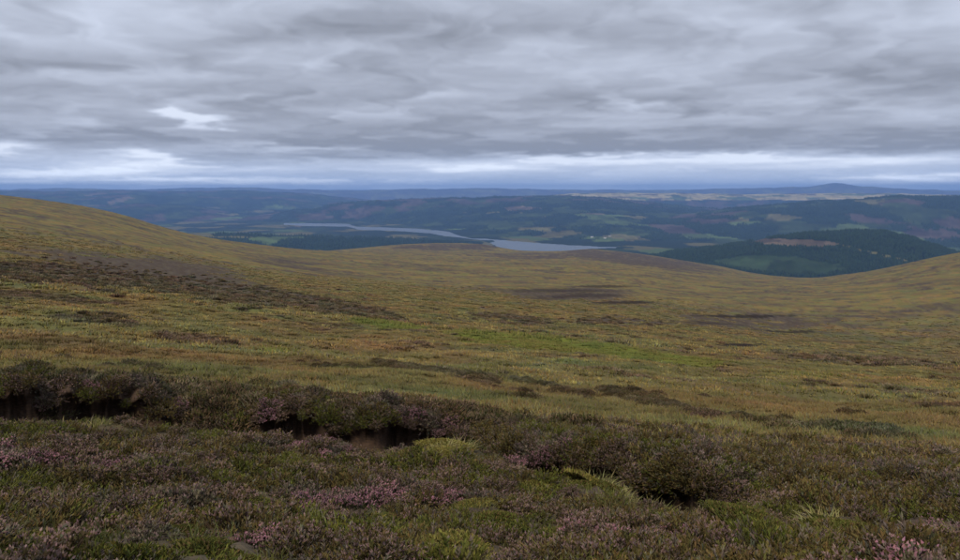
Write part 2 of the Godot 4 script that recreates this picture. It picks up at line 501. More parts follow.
# ------------------------------------------------------------------ the country beyond
var ridges := {
	"mountains": {d = 22000.0, front = 5000.0, back = 3000.0, foot = -330.0, amp = 60.0, cols = 700, rows = 26, look = "far",
		crest = [[-300, 188.5], [0, 190], [60, 188.2], [130, 189.5], [200, 188], [240, 187.2], [300, 189], [345, 190.5], [420, 189], [500, 188.2], [560, 189.5], [650, 190], [740, 188.5], [795, 187.0], [832, 183.4], [858, 186.0], [890, 188.5], [960, 191], [1100, 188], [1300, 188]],
		label = "faint blue mountains with one low peak along the skyline"},
	"hills": {d = 14500.0, front = 5500.0, back = 2500.0, foot = -330.0, amp = 45.0, cols = 640, rows = 40, look = "wood",
		crest = [[-300, 189], [0, 190.5], [60, 191], [120, 190], [180, 191], [230, 190], [300, 192.5], [345, 197], [400, 202], [500, 206], [700, 212]],
		label = "long blue wooded hills far behind the upper loch"},
	"hills_001": {d = 13500.0, front = 4500.0, back = 2500.0, foot = -330.0, amp = 30.0, cols = 640, rows = 40, look = "pale",
		crest = [[400, 206], [520, 199], [550, 195], [580, 192.8], [640, 193], [700, 193.5], [740, 194], [790, 193.5], [850, 193], [910, 193.5], [960, 195.5], [1100, 196], [1300, 194]],
		label = "pale plateau of straw coloured fields between the dark ridges and the mountains"},
	"hills_005": {d = 12200.0, front = 2200.0, back = 1400.0, foot = -330.0, amp = 25.0, cols = 520, rows = 34, look = "wood",
		crest = [[-300, 193], [0, 195], [80, 196.5], [140, 194.5], [210, 197], [270, 196], [330, 202], [400, 208], [470, 216]],
		label = "middle blue hill line between the dark ridge and the far wooded hills"},
	"hills_002": {d = 10500.0, front = 2200.0, back = 1500.0, foot = -330.0, amp = 25.0, cols = 560, rows = 34, look = "dark",
		crest = [[-300, 200], [0, 203], [60, 205], [110, 205], [150, 203], [188, 204.5], [230, 210.5], [300, 215], [360, 218], [450, 224]],
		label = "dark blue low ridge at the head of the valley above the moor slope"},
	"hills_003": {d = 9300.0, front = 4500.0, back = 1800.0, foot = -332.0, amp = 34.0, cols = 760, rows = 90, look = "wood", fronts = [[200, 1100], [350, 1300], [390, 2100], [440, 2900], [480, 3900], [540, 4350], [620, 4600], [800, 4600]],
		crest = [[180, 224], [250, 216], [310, 208.5], [340, 203.5], [380, 200], [420, 198.2], [470, 197.6], [520, 196], [560, 195.3], [600, 197.5], [640, 201.5], [700, 207], [760, 212], [850, 216], [1000, 222]],
		label = "broad dark wooded hillside rising from the far shore of the loch"},
	"hills_004": {d = 7400.0, front = 2500.0, back = 1500.0, foot = -332.0, amp = 34.0, cols = 640, rows = 60, look = "dark",
		crest = [[560, 228], [600, 223], [660, 216], [700, 212], [740, 207.5], [780, 204], [820, 201], [860, 198.5], [900, 196], [930, 195.4], [960, 196.3], [1100, 192], [1300, 190]],
		label = "dark blue ridge behind the round wooded hill"},
	"hill": {d = 3350.0, front = 900.0, back = 700.0, foot = -330.0, amp = 9.0, cols = 620, rows = 80, look = "cone",
		crest = [[560, 262], [640, 257], [700, 249], [740, 244], [775, 237.2], [800, 234.0], [830, 232.0], [850, 231.3], [880, 232.0], [905, 236.4], [930, 244], [950, 251], [975, 259], [1010, 268], [1100, 280]],
		label = "round hill of dark conifers with a brown clearing and green fields below"},
	"terrain": {d = 4500.0, front = 1700.0, back = 500.0, foot = -330.0, amp = 5.0, cols = 700, rows = 60, look = "near",
		crest = [[-300, 232], [100, 232.5], [200, 233], [250, 234], [300, 236], [350, 237.5], [400, 238.2], [450, 240.8], [475, 243.8], [500, 249], [520, 252.5], [560, 255], [620, 254], [700, 258], [800, 262], [1300, 264]],
		label = "low wooded land between the moor edge and the loch"}}

func ridge_height(r: Dictionary, az: float, d: float) -> float:
	var u := u_of(az)
	var x := sin(az) * d
	var z := -cos(az) * d
	var wob := 1.0 + 0.03 * n_big.get_noise_2d(u * 0.6, r.d * 0.01)
	var dc: float = r.d * wob
	var crest: float = EYE + tan_elev(u, lerp_list(r.crest, u)) * dc
	crest += (n_mid.get_noise_2d(u * 0.05, r.d) * 0.0011 + n_mid.get_noise_2d(u * 0.4, r.d) * 0.0003) * r.d
	var t: float
	if d < dc:
		t = clampf(1.0 - (dc - d) / (lerp_list(r.fronts, u) if r.has("fronts") else r.front), 0.0, 1.0)
		t = pow(t * t * (3.0 - 2.0 * t), 0.85)
	else:
		t = clampf(1.0 - (d - dc) / r.back, 0.0, 1.0)
		t = t * t * (3.0 - 2.0 * t)
	var env := t * (1.0 - t) * 4.0
	var k: float = 900.0 / r.front
	var n := n_big.get_noise_2d(x * 0.05 * k, z * 0.05 * k) + 0.4 * n_big.get_noise_2d(x * 0.2 * k, z * 0.2 * k)
	return lerpf(r.foot, crest, t) + n * r.amp * env

# kinds of land: 0 conifers, 1 pasture, 2 rough grass, 3 heather, 4 pale field, 5 felled brown ground, 6 broad woods
func land_kind(look: String, x: float, z: float, u: float, v: float, t: float) -> int:
	var wx := x + n_big.get_noise_2d(x * 0.3, z * 0.3) * 120.0
	var wz := z + n_big.get_noise_2d(x * 0.3 + 70.0, z * 0.3) * 120.0
	var c := n_cell.get_noise_2d(wx * 1.0, wz * 0.55)
	var big := n_big.get_noise_2d(x * 0.07, z * 0.07)
	if look == "far":
		return 3 if big > -0.1 else 2
	if look == "pale":
		if v > 200.0:
			return 0 if c > -0.1 else 3
		return 4 if c > -0.45 else (1 if c > -0.8 else 3)
	if look == "dark":
		if c > 0.72:
			return 3
		if c < -0.80:
			return 2 if t > 0.5 else 1
		return 0 if c + big > -0.35 else 6
	if look == "cone":
		# the clearing near the top and the fields on the lower slope
		var q := pow((u - 792.0) / 46.0, 2.0) + pow((v - 242.3 - (u - 792.0) * 0.05) / 3.5, 2.0)
		if q + big * 0.5 + c * 0.10 + n_patch.get_noise_2d(x * 0.3, z * 0.3) * 0.6 < 1.0:
			return 5
		var q2 := pow((u - 780.0) / 64.0, 2.0) + pow((v - 264.5 - (u - 780.0) * 0.05) / 8.0, 2.0)
		if q2 + big * 0.5 + c * 0.15 + n_patch.get_noise_2d(x * 0.25, z * 0.25) * 0.5 < 1.0:
			return 1 if c > -0.8 else 0
		if absf(v - (247.0 + (u - 850.0) * 0.24)) < 1.1 + c * 0.5 and u > 842.0:
			return 2
		return 0
	if look == "near":
		if u < 300.0 and v < 238.0 + big * 2.0 and c > 0.25:
			return 2
		if c < -0.85:
			return 1
		return 0
	# wooded hillside with fields towards the water
	if t < 0.42 + big * 0.25:
		if c > 0.80:
			return 1
		if c > 0.45:
			return 2
		if c < -0.96:
			return 2
	elif t > 0.75 and c > 0.35:
		return 3
	if c > 0.93:
		return 5
	return 0 if c + big * 0.8 > -0.45 else 6

const LAND := [Color(0.012, 0.021, 0.013), Color(0.056, 0.080, 0.030), Color(0.085, 0.078, 0.034), Color(0.050, 0.038, 0.034), Color(0.24, 0.20, 0.10), Color(0.090, 0.068, 0.050), Color(0.026, 0.038, 0.016)]
var conifers := []            # [position, size]

func build_ridge(called: String) -> void:
	var r: Dictionary = ridges[called]
	var w: int = r.cols
	var h: int = r.rows
	var u0: float = maxf(r.crest[0][0] - 120.0, -420.0)
	var u1: float = minf(r.crest[-1][0] + 120.0, 1380.0)
	var a0 := az_of(u0)
	var a1 := az_of(u1)
	var pos := PackedVector3Array()
	var col := PackedColorArray()
	pos.resize(w * h)
	col.resize(w * h)
	for j in h:
		var s := j / (h - 1.0)
		for i in w:
			var az := lerpf(a0, a1, i / (w - 1.0))
			var u := u_of(az)
			var d: float = r.d - r.front * 1.06 + (r.front * 1.06 + r.back) * s
			var y := ridge_height(r, az, d)
			var x := sin(az) * d
			var z := -cos(az) * d
			pos[j * w + i] = Vector3(x, y, z)
			var v := 280.0 - FOCAL * tan(PITCH + atan((y - EYE) / d / cos(az)))
			var t: float = clampf(1.0 - (r.d - d) / r.front, 0.0, 1.0)
			var kind := land_kind(r.look, x, z, u, v, t)
			var tone := 1.0 + 0.35 * n_patch.get_noise_2d(x * 0.5, z * 0.5) + 0.25 * n_patch.get_noise_2d(x * 0.1, z * 0.1)
			var c: Color = LAND[kind]
			if r.look == "cone" and kind == 1:
				c = Color(0.024, 0.038, 0.018)
			tone *= 1.0 + 0.4 * n_cell.get_noise_2d(x * 2.1 + n_big.get_noise_2d(x, z) * 60.0, z * 1.3)
			col[j * w + i] = Color(c.r * tone, c.g * tone, c.b * tone)
	var o := put(called, sheet(pos, col, w, h), vertex_material(0.95, 0.1))
	tag(o, r.label, "hill" if called != "mountains" else "mountains", "structure")

# the long narrow loch: outline through the picture at the level of the water
var loch_far := [[284, 223.4], [300, 223.2], [347, 223.7], [356, 226.6], [380, 227.3], [420, 228.8], [448, 231.6], [460, 236.0], [472, 238.6], [482, 238.6], [500, 240], [530, 242.4], [560, 244.6], [600, 246.6], [616, 247.2]]
var loch_near := [[616, 248.0], [585, 249.5], [560, 254], [530, 255], [505, 250.5], [492, 244.0], [480, 240.4], [470, 239.0], [455, 237.2], [445, 236.2], [430, 233.6], [400, 231.2], [360, 230.0], [348, 226.8], [300, 226.0], [284, 224.6]]

func at_level(u: float, v: float, y: float) -> Vector3:
	var d := (y - EYE) / tan_elev(u, v)
	var az := az_of(u, v)
	return Vector3(sin(az) * d, y, -cos(az) * d)

func build_valley() -> void:
	var outline := PackedVector2Array()
	for p in loch_far + loch_near:
		var q := at_level(p[0], p[1], LOCH_LEVEL)
		outline.append(Vector2(q.x, q.z))
	var w := 820
	var h := 190
	var pos := PackedVector3Array()
	var col := PackedColorArray()
	pos.resize(w * h)
	col.resize(w * h)
	for j in h:
		var d := 2600.0 * pow(9200.0 / 2600.0, minf(j / (h - 14.0), 1.0)) if j < h - 13 else 9200.0 + (j - (h - 14)) * 1500.0
		for i in w:
			var az := lerpf(-0.86, 0.86, i / (w - 1.0))
			var x := sin(az) * d
			var z := -cos(az) * d
			var wet := Geometry2D.is_point_in_polygon(Vector2(x + n_big.get_noise_2d(x * 0.6, z * 0.6) * 14.0, z + n_big.get_noise_2d(x * 0.6, z * 0.6 + 99.0) * 40.0), outline)
			var n := n_big.get_noise_2d(x * 0.2, z * 0.2)
			pos[j * w + i] = Vector3(x, LOCH_LEVEL - 6.0 if wet else LOCH_LEVEL + 2.5 + n * 1.5, z)
			var c: Color = LAND[land_kind("wood", x, z, 0.0, 0.0, 0.2 + n * 0.4)]
			col[j * w + i] = c
	var o := put("terrain", sheet(pos, col, w, h), vertex_material(0.95, 0.1))
	tag(o, "flat valley floor of woods and fields round the loch", "valley", "structure")
	var s := SurfaceTool.new()
	s.begin(Mesh.PRIMITIVE_TRIANGLES)
	var lo := Vector2(1e9, 1e9)
	var hi := Vector2(-1e9, -1e9)
	for p in outline:
		lo = lo.min(p)
		hi = hi.max(p)
	lo -= Vector2(200, 200)
	hi += Vector2(200, 200)
	s.set_normal(Vector3.UP)
	for p in [Vector2(lo.x, lo.y), Vector2(hi.x, lo.y), Vector2(hi.x, hi.y), Vector2(lo.x, lo.y), Vector2(hi.x, hi.y), Vector2(lo.x, hi.y)]:
		s.set_normal(Vector3.UP)
		s.add_vertex(Vector3(p.x, LOCH_LEVEL, p.y))
	var wm := plain(lin(0.02, 0.03, 0.035), 0.26)
	wm.metallic_specular = 0.85
	tag(put("water", s.commit(), wm), "long pale grey loch lying in the valley below the moor", "loch", "structure")

func conifer_mesh() -> ArrayMesh:
	var s := SurfaceTool.new()
	s.begin(Mesh.PRIMITIVE_TRIANGLES)
	var rng := RandomNumberGenerator.new()
	rng.seed = 77
	for tier in 3:
		var y0 := 0.10 + tier * 0.26
		var y1 := minf(y0 + 0.46, 1.0)
		var rad := 0.24 - tier * 0.065
		var ring := []
		for k in 7:
			var a := TAU * k / 7.0 + tier * 0.4
			var q := rad * rng.randf_range(0.72, 1.18)
			ring.append(Vector3(cos(a) * q, y0 + rng.randf_range(-0.03, 0.04), sin(a) * q))
		for k in 7:
			s.add_vertex(ring[k]); s.add_vertex(Vector3(0, y1, 0)); s.add_vertex(ring[(k + 1) % 7])
	for k in 3:
		var a := TAU * k / 3.0
		var b := TAU * (k + 1) / 3.0
		s.add_vertex(Vector3(cos(a) * 0.025, -0.05, sin(a) * 0.025)); s.add_vertex(Vector3(0, 0.35, 0)); s.add_vertex(Vector3(cos(b) * 0.025, -0.05, sin(b) * 0.025))
	s.generate_normals()
	return s.commit()

func multi(called: String, mesh: Mesh, mat: Material, xf: Array, tint: Array, parent: Node = null) -> MultiMeshInstance3D:
	var mm := MultiMesh.new()
	mm.transform_format = MultiMesh.TRANSFORM_3D
	mm.use_colors = tint.size() > 0
	mm.mesh = mesh
	mm.instance_count = xf.size()
	for i in xf.size():
		mm.set_instance_transform(i, xf[i])
		if tint.size() > 0:
			mm.set_instance_color(i, tint[i])
	var o := MultiMeshInstance3D.new()
	o.multimesh = mm
	o.material_override = mat
	if parent == null:
		o.name = numbered(called)
		add_child(o)
	else:
		o.name = called
		parent.add_child(o, true)
	return o

func forest(ridge: String, count: int, size: float, label: String, seed_: int) -> void:
	var r: Dictionary = ridges[ridge]
	var rng := RandomNumberGenerator.new()
	rng.seed = seed_
	var xf := []
	var tint := []
	var u0: float = maxf(r.crest[0][0], -120.0)
	var u1: float = minf(r.crest[-1][0], 1080.0)
	for k in count:
		var az := az_of(rng.randf_range(u0, u1))
		var d: float = rng.randf_range(r.d - r.front * 0.95, r.d + r.back * 0.15)
		var y := ridge_height(r, az, d)
		var x := sin(az) * d
		var z := -cos(az) * d
		var u := u_of(az)
		var v := 280.0 - FOCAL * tan(PITCH + atan((y - EYE) / d / cos(az)))
		var t: float = clampf(1.0 - (r.d - d) / r.front, 0.0, 1.0)
		if n_patch.get_noise_2d(x * 0.55, z * 0.55) < -0.30 or y < LOCH_LEVEL + 4.0 or land_kind(r.look, x, z, u, v, t) != 0:
			continue
		var s := size * rng.randf_range(0.5, 1.1) * (1.0 + 0.4 * n_patch.get_noise_2d(x * 0.2, z * 0.2))
		xf.append(Transform3D(Basis(Vector3.UP, rng.randf() * TAU).scaled(Vector3(s * 1.15, s, s * 1.15)), Vector3(x, y - 0.3, z)))
		var q := rng.randf_range(0.75, 1.3)
		tint.append(Color(q, q * rng.randf_range(0.95, 1.08), q))
	var m := plain(lin(0.016, 0.030, 0.016), 0.9)
	m.vertex_color_use_as_albedo = true
	var o := multi("conifer_forest", conifer_mesh(), m, xf, tint)
	tag(o, label, "forest", "stuff")
	print(label, " ", xf.size())

# ------------------------------------------------------------------ plants
# one sprig: a slender spindle from a to b
func spindle(s: SurfaceTool, a: Vector3, b: Vector3, r: float, c0: Color, c1: Color, belly := 0.55) -> void:
	var ax := (b - a).normalized()
	var sx := ax.cross(Vector3(0.31, 0.2, 0.93)).normalized()
	var sy := ax.cross(sx)
	var m := a.lerp(b, belly)
	var ring := []
	for k in 3:
		var t := TAU * k / 3.0
		ring.append(sx * cos(t) + sy * sin(t))
	for k in 3:
		var p: Vector3 = ring[k]
		var q: Vector3 = ring[(k + 1) % 3]
		var n := (p + q).normalized()
		s.set_normal(n); s.set_color(c0); s.add_vertex(a + p * r * 0.45)
		s.set_normal(n); s.set_color(c1); s.add_vertex(m + p * r)
		s.set_normal(n); s.set_color(c0); s.add_vertex(a + q * r * 0.45)
		s.set_normal(n); s.set_color(c0); s.add_vertex(a + q * r * 0.45)
		s.set_normal(n); s.set_color(c1); s.add_vertex(m + p * r)
		s.set_normal(n); s.set_color(c1); s.add_vertex(m + q * r)
		s.set_normal(n); s.set_color(c1); s.add_vertex(m + p * r)
		s.set_normal(n); s.set_color(c1); s.add_vertex(b)
		s.set_normal(n); s.set_color(c1); s.add_vertex(m + q * r)

func jitter(c: Color, rng: RandomNumberGenerator, k: float) -> Color:
	var q := 1.0 + rng.randf_range(-k, k)
	return Color(c.r * q * rng.randf_range(0.9, 1.1), c.g * q * rng.randf_range(0.9, 1.1), c.b * q * rng.randf_range(0.9, 1.1))

# heather: [stems, foliage, flowers] as three meshes of one clump about half a metre across
func heather_meshes(rng: RandomNumberGenerator, bloom: float, leaf: Color, flower: Color, dens := 1.0) -> Array:
	var st := SurfaceTool.new()
	var fo := SurfaceTool.new()
	var fl := SurfaceTool.new()
	for s in [st, fo, fl]:
		s.begin(Mesh.PRIMITIVE_TRIANGLES)
	var lobes := []
	for k in 5:
		var a := rng.randf() * TAU
		lobes.append([Vector3(cos(a), 0, sin(a)) * rng.randf_range(0.03, 0.17), rng.randf_range(0.10, 0.15), rng.randf_range(0.10, 0.20)])
	var n_stem := int(105 * dens)
	for k in n_stem:
		var lb: Array = lobes[k % 5]
		var a := rng.randf() * TAU
		var q := sqrt(rng.randf())
		var out := Vector3(cos(a), 0, sin(a)) * q
		var root: Vector3 = lb[0] * 0.7 + out * 0.05
		var top: Vector3 = lb[0] + out * lb[1] * 1.25
		top.y = lb[2] * (1.0 - 0.55 * q * q) * rng.randf_range(0.75, 1.15)
		var mid := root.lerp(top, 0.6) + Vector3(0, 0.02, 0)
		var bark := jitter(Color(0.070, 0.050, 0.036), rng, 0.3)
		spindle(st, root + Vector3(0, -0.03, 0), top, 0.0030, bark, bark)
		var n_s := 9 if rng.randf() < 0.6 else 6
		var blooming := rng.randf() < bloom
		var lc := jitter(leaf, rng, 0.35)
		if rng.randf() < 0.14:
			lc = jitter(Color(0.125, 0.108, 0.080), rng, 0.25)
		for i in n_s:
			var t := rng.randf_range(0.35, 1.0)
			var p0 := root.lerp(mid, t / 0.6) if t < 0.6 else mid.lerp(top, (t - 0.6) / 0.4)
			var dir := (Vector3(rng.randf_range(-1, 1), rng.randf_range(0.7, 1.8), rng.randf_range(-1, 1)) + out * 0.7).normalized()
			var len := rng.randf_range(0.018, 0.042)
			spindle(fo, p0, p0 + dir * len, rng.randf_range(0.0040, 0.0065), lc, jitter(lc, rng, 0.15))
			if blooming and t > 0.55:
				var f0 := p0 + dir * len * 0.45
				spindle(fl, f0, f0 + dir * rng.randf_range(0.016, 0.030), rng.randf_range(0.0048, 0.0075), jitter(flower, rng, 0.25), jitter(flower, rng, 0.25), 0.4)
	return [st, fo, fl]

func joined(parts: Array) -> ArrayMesh:
	var s := SurfaceTool.new()
	s.begin(Mesh.PRIMITIVE_TRIANGLES)
	for p in parts:
		var m: ArrayMesh = p.commit()
		if m.get_surface_count() > 0:
			s.append_from(m, 0, Transform3D.IDENTITY)
	return s.commit()

# grass: bent tapering blades
func grass_mesh(rng: RandomNumberGenerator, blades: int, rad: float, tall: float, wide: float, cols: Array) -> ArrayMesh:
	var s := SurfaceTool.new()
	s.begin(Mesh.PRIMITIVE_TRIANGLES)
	for k in blades:
		var a := rng.randf() * TAU
		var q := sqrt(rng.randf()) * rad
		var root := Vector3(cos(a) * q, -0.02, sin(a) * q)
		var b := a + rng.randf_range(-1.0, 1.0)
		var lean := rng.randf_range(0.25, 1.1)
		var l := tall * rng.randf_range(0.55, 1.15)
		var out := Vector3(cos(b), 0, sin(b))
		var p1 := root + (Vector3.UP + out * lean * 0.5).normalized() * l * 0.55
		var p2 := p1 + (Vector3.UP * rng.randf_range(-0.1, 0.8) + out * lean).normalized() * l * 0.5
		var side := Vector3(-sin(b), 0, cos(b)) * wide * rng.randf_range(0.6, 1.2) * 0.5
		var c := jitter(cols[rng.randi() % cols.size()], rng, 0.25)
		var n := (out * 0.5 + Vector3.UP).normalized()
		s.set_color(c); s.set_normal(n)
		for p in [root - side, p1 - side * 0.8, root + side, root + side, p1 - side * 0.8, p1 + side * 0.8, p1 - side * 0.8, p2, p1 + side * 0.8]:
			s.set_color(c); s.set_normal(n); s.add_vertex(p)
	return s.commit()

# moss: a lumpy cushion with short shoots
func moss_parts(rng: RandomNumberGenerator, c: Color, tall: float) -> Array:
	var cu := SurfaceTool.new()
	var sh := SurfaceTool.new()
	cu.begin(Mesh.PRIMITIVE_TRIANGLES)
	sh.begin(Mesh.PRIMITIVE_TRIANGLES)
	var nn := FastNoiseLite.new()
	nn.seed = rng.randi()
	nn.frequency = 3.0
	var f := func(i: int, j: int) -> Vector3:
		var q := j / 9.0
		var a := TAU * i / 18.0
		var r := 0.24 * q * (1.0 + 0.35 * nn.get_noise_2d(cos(a) * 0.3, sin(a) * 0.3))
		var p := Vector3(cos(a) * r, 0, sin(a) * r)
		p.y = tall * (1.0 - pow(q, 2.4)) * (1.0 + 0.4 * nn.get_noise_2d(p.x * 2.0 + 9.0, p.z * 2.0)) - 0.04 * q
		return p
	cu.set_smooth_group(0)
	for j in 9:
		for i in 18:
			var a: Vector3 = f.call(i, j)
			var b: Vector3 = f.call((i + 1) % 18, j)
			var d: Vector3 = f.call(i, j + 1)
			var e: Vector3 = f.call((i + 1) % 18, j + 1)
			for p in ([a, e, d] if j == 0 else [a, b, d, b, e, d]):
				cu.set_color(c * 0.8)
				cu.add_vertex(p)
	cu.generate_normals()
	for k in 3000:
		var i := rng.randi() % 18
		var j := rng.randi_range(0, 8)
		var p: Vector3 = f.call(i, j).lerp(f.call((i + 1) % 18, j + 1), rng.randf())
		p += Vector3(rng.randf_range(-0.02, 0.02), -0.008, rng.randf_range(-0.02, 0.02))
		var q := p + Vector3(p.x * 0.06 + rng.randf_range(-0.015, 0.015), rng.randf_range(0.006, 0.026), p.z * 0.06 + rng.randf_range(-0.015, 0.015))
		var cc := jitter(c if rng.randf() < 0.8 else Color(0.12, 0.085, 0.035), rng, 0.4)
		spindle(sh, p, q, rng.randf_range(0.0035, 0.006), cc, cc)
	return [cu, sh]

func ground_frame(x: float, z: float, yaw: float, size: Vector3, sink := 0.02, lean := 0.6) -> Transform3D:
	var e := 0.12
	var n := Vector3(height(x - e, z) - height(x + e, z), 2.0 * e, height(x, z - e) - height(x, z + e)).normalized()
	n = Vector3.UP.lerp(n, lean).normalized()
	var b := Basis(Quaternion(Vector3.UP, n)) * Basis(Vector3.UP, yaw)
	return Transform3D(b * Basis.from_scale(size), Vector3(x, height(x, z) - sink, z))

var veg := plant_material()

var tussock_spots := [[303, 10.3], [309, 10.1], [20, 10.8], [95, 10.4], [446, 8.3], [458, 8.5], [430, 8.7], [838, 5.6], [832, 5.4],
	[560, 7.7], [572, 7.45], [580, 7.3], [588, 7.2], [596, 7.0], [604, 6.9], [612, 6.8], [620, 6.75], [628, 6.65], [636, 6.6], [644, 6.5], [652, 6.45], [660, 6.4], [668, 6.3], [676, 6.25], [684, 6.2], [692, 6.15], [700, 6.1], [640, 6.3], [664, 6.15], [610, 6.6], [690, 5.95]]

# a phrase that says which of the peat faces a plant is nearest to
var landmarks := [[-20, 10.6, "black hollow"], [86, 10.9, "deep reddish hollow"], [287, 10.5, "recess with pale tuft"], [410, 9.6, "long black slot"], [554, 8.6, "short peat step"], [617, 7.9, "peat notch"], [700, 7.3, "low reddish face"]]

func where(what: String, x: float, z: float, delta: float) -> String:
	var best := 1e9
	var name_ := ""
	for l in landmarks:
		var az := az_of(l[0], 420.0)
		var q := Vector2(x - sin(az) * l[1], z + cos(az) * l[1]).length()
		if q < best:
			best = q
			name_ = l[2]
	if delta > -0.2 and delta < 0.5:
		return what + " hanging over the " + name_
	if delta >= 0.5:
		return what + " above the " + name_
	return what + (" just before the " if best < 1.8 else (" on the slope before the " if best < 3.6 else " well down-slope of the ")) + name_

func plant_things() -> void:
	var rng := RandomNumberGenerator.new()
	rng.seed = 20240
	# kinds of heather: bloom share, leaf colour, flower colour, label
	var mauve := Color(0.180, 0.118, 0.108)
	var pink := Color(0.28, 0.140, 0.170)
	var kinds := [
		[0.0, Color(0.110, 0.084, 0.032), mauve, "olive brown heather clump", "heather out of flower"],
		[0.0, Color(0.092, 0.094, 0.022), mauve, "dark green heather clump", "green heather"],
		[0.55, Color(0.102, 0.080, 0.032), mauve, "heather clump with faded flowers", "faded mauve heather"],
		[0.75, Color(0.094, 0.074, 0.034), mauve * 1.1, "heather clump in dusty mauve flower", "dusty mauve heather"],
		[0.8, Color(0.052, 0.052, 0.024), pink, "heather clump in bright pink bloom", "bright pink heather"],
		[0.25, Color(0.112, 0.094, 0.066), Color(0.2, 0.14, 0.13), "grey brown dying heather clump", "grey heather"]]
	var protos := []
	var fused := []
	for k in kinds:
		var set_ := []
		var fset := []
		for variant in 2:
			var parts := heather_meshes(rng, k[0], k[1], k[2])
			set_.append([parts[0].commit(), parts[1].commit(), parts[2].commit()])
			fset.append(joined(parts))
		protos.append(set_)
		fused.append(fset)
	print("heather kinds made")
	var mspots := [[446, 8.6, 1], [428, 8.9, 1], [462, 9.0, 1], [440, 8.2, 1], [410, 8.5, 0], [438, 3.75, 1], [455, 3.85, 1], [600, 7.0, 1], [622, 6.9, 1], [645, 6.7, 1], [668, 6.6, 1], [690, 6.5, 1], [580, 7.4, 1], [762, 5.3, 0], [868, 4.9, 0], [885, 4.7, 0], [820, 5.0, 1], [180, 4.3, 0], [75, 4.0, 0], [200, 3.7, 0], [300, 4.6, 0], [360, 5.2, 0], [110, 7.6, 0], [85, 8.4, 1], [270, 5.5, 0], [500, 5.2, 0], [530, 4.6, 0], [470, 5.6, 1], [560, 5.0, 0], [620, 4.3, 0], [30, 3.8, 0], [140, 3.6, 0], [240, 3.5, 0], [700, 4.4, 0], [920, 5.8, 0]]
	var clear := []
	for m in mspots:
		var maz := az_of(m[0], 460.0)
		clear.append(Vector2(sin(maz) * m[1], -cos(maz) * m[1]))
	for m in tussock_spots:
		var maz := az_of(m[0], 450.0)
		clear.append(Vector2(sin(maz) * m[1], -cos(maz) * m[1]))
	# where clumps stand: scattered without crowding, nearest first
	var spots := []
	var tries := 0
	var grid := {}
	while spots.size() < 3800 and tries < 70000:
		tries += 1
		var d := sqrt(rng.randf_range(0.8 * 0.8, 15.0 * 15.0))
		var az := rng.randf_range(-0.80, 0.80) * (1.7 if d < 3.4 else 1.0)
		var x := sin(az) * d
		var z := -cos(az) * d
		var key := Vector2i(floori(x / 0.22), floori(z / 0.22))
		var crowded := false
		for p in clear:
			if p.distance_squared_to(Vector2(x, z)) < 0.075:
				crowded = true
		if crowded:
			continue
		for i in range(-1, 2):
			for j in range(-1, 2):
				var kk := key + Vector2i(i, j)
				if grid.has(kk) and grid[kk].distance_to(Vector2(x, z)) < (0.17 if d < 8.0 else 0.22):
					crowded = true
		if crowded:
			continue
		var u := u_of(az)
		var delta := d - along(line_t, u) - along(shift_t, u)
		if delta > -0.8 and delta < 0.2 and cut_face(u) > 0.35 and rng.randf() < 0.55:
			continue
		var w := cover(x, z, d, az)
		if rng.randf() > smoothstep(0.15, 0.55, w[0]):
			continue
		grid[key] = Vector2(x, z)
		spots.append([d, az, x, z, delta, w])
	for b in bank_spans:
		var u: float = b[0]
		while u < b[1]:
			var az := az_of(u, 420.0)
			var uu := u_of(az)
			if rng.randf() < (0.95 if n_mid.get_noise_2d(u * 0.05, 5.0) > -0.05 else 0.3):
				var delta := rng.randf_range(-0.05, 0.40)
				var d := along(line_t, uu) + along(shift_t, uu) + delta
				spots.append([d, az, sin(az) * d, -cos(az) * d, delta, [1.0, 0.0, 0.0]])
			u += rng.randf_range(3.5, 7.0)
	spots.sort_custom(func(p, q): return p[0] < q[0])
	print("heather spots ", spots.size())
	var stuff_xf := []
	var stuff_tint := []
	for k in kinds.size() * 2:
		stuff_xf.append([])
		stuff_tint.append([])
	var made := {}
	var n_things := 0
	for s in spots:
		var u := u_of(s[1])
		var r := rng.randf()
		var patch := n_patch.get_noise_2d(s[2] * 22.0, s[3] * 22.0 + 800.0)
		var kind := 0
		r = clampf(0.15 + r * 0.7 + patch * 0.85, 0.0, 0.999)
		if s[4] < 0.3:
			kind = 1 if r < 0.26 else (0 if r < 0.50 else (2 if r < 0.70 else (3 if r < 0.82 else (5 if r < 0.972 else 4))))
		else:
			kind = 0 if r < 0.45 else (1 if r < 0.55 else (5 if r < 0.87 else 2))
		var size := rng.randf_range(0.62, 1.02) * (1.05 if s[4] > 0.0 else 0.95)
		var flat := rng.randf_range(0.75, 1.1)
		var lift := 0.03
		if s[4] > -2.3 and s[4] < 0.0:
			size *= 0.8
		var t := ground_frame(s[2], s[3], rng.randf() * TAU, Vector3(size, size * flat, size), lift)
		if s[4] > -0.2 and s[4] < 0.6 and cut_face(u) > 0.3:
			# rooted on the lip of the bank and leaning out over it
			var back := along(line_t, u) + along(shift_t, u) + 0.64
			var lean := Basis(Vector3(cos(s[1]), 0, sin(s[1])), 0.5 if s[4] < 0.25 else 0.2)
			t = Transform3D(lean * Basis(Vector3.UP, rng.randf() * TAU) * Basis.from_scale(Vector3(size, size * flat, size)), Vector3(s[2], height(sin(s[1]) * back, -cos(s[1]) * back) - 0.03, s[3]))
		var variant := rng.randi() % 2
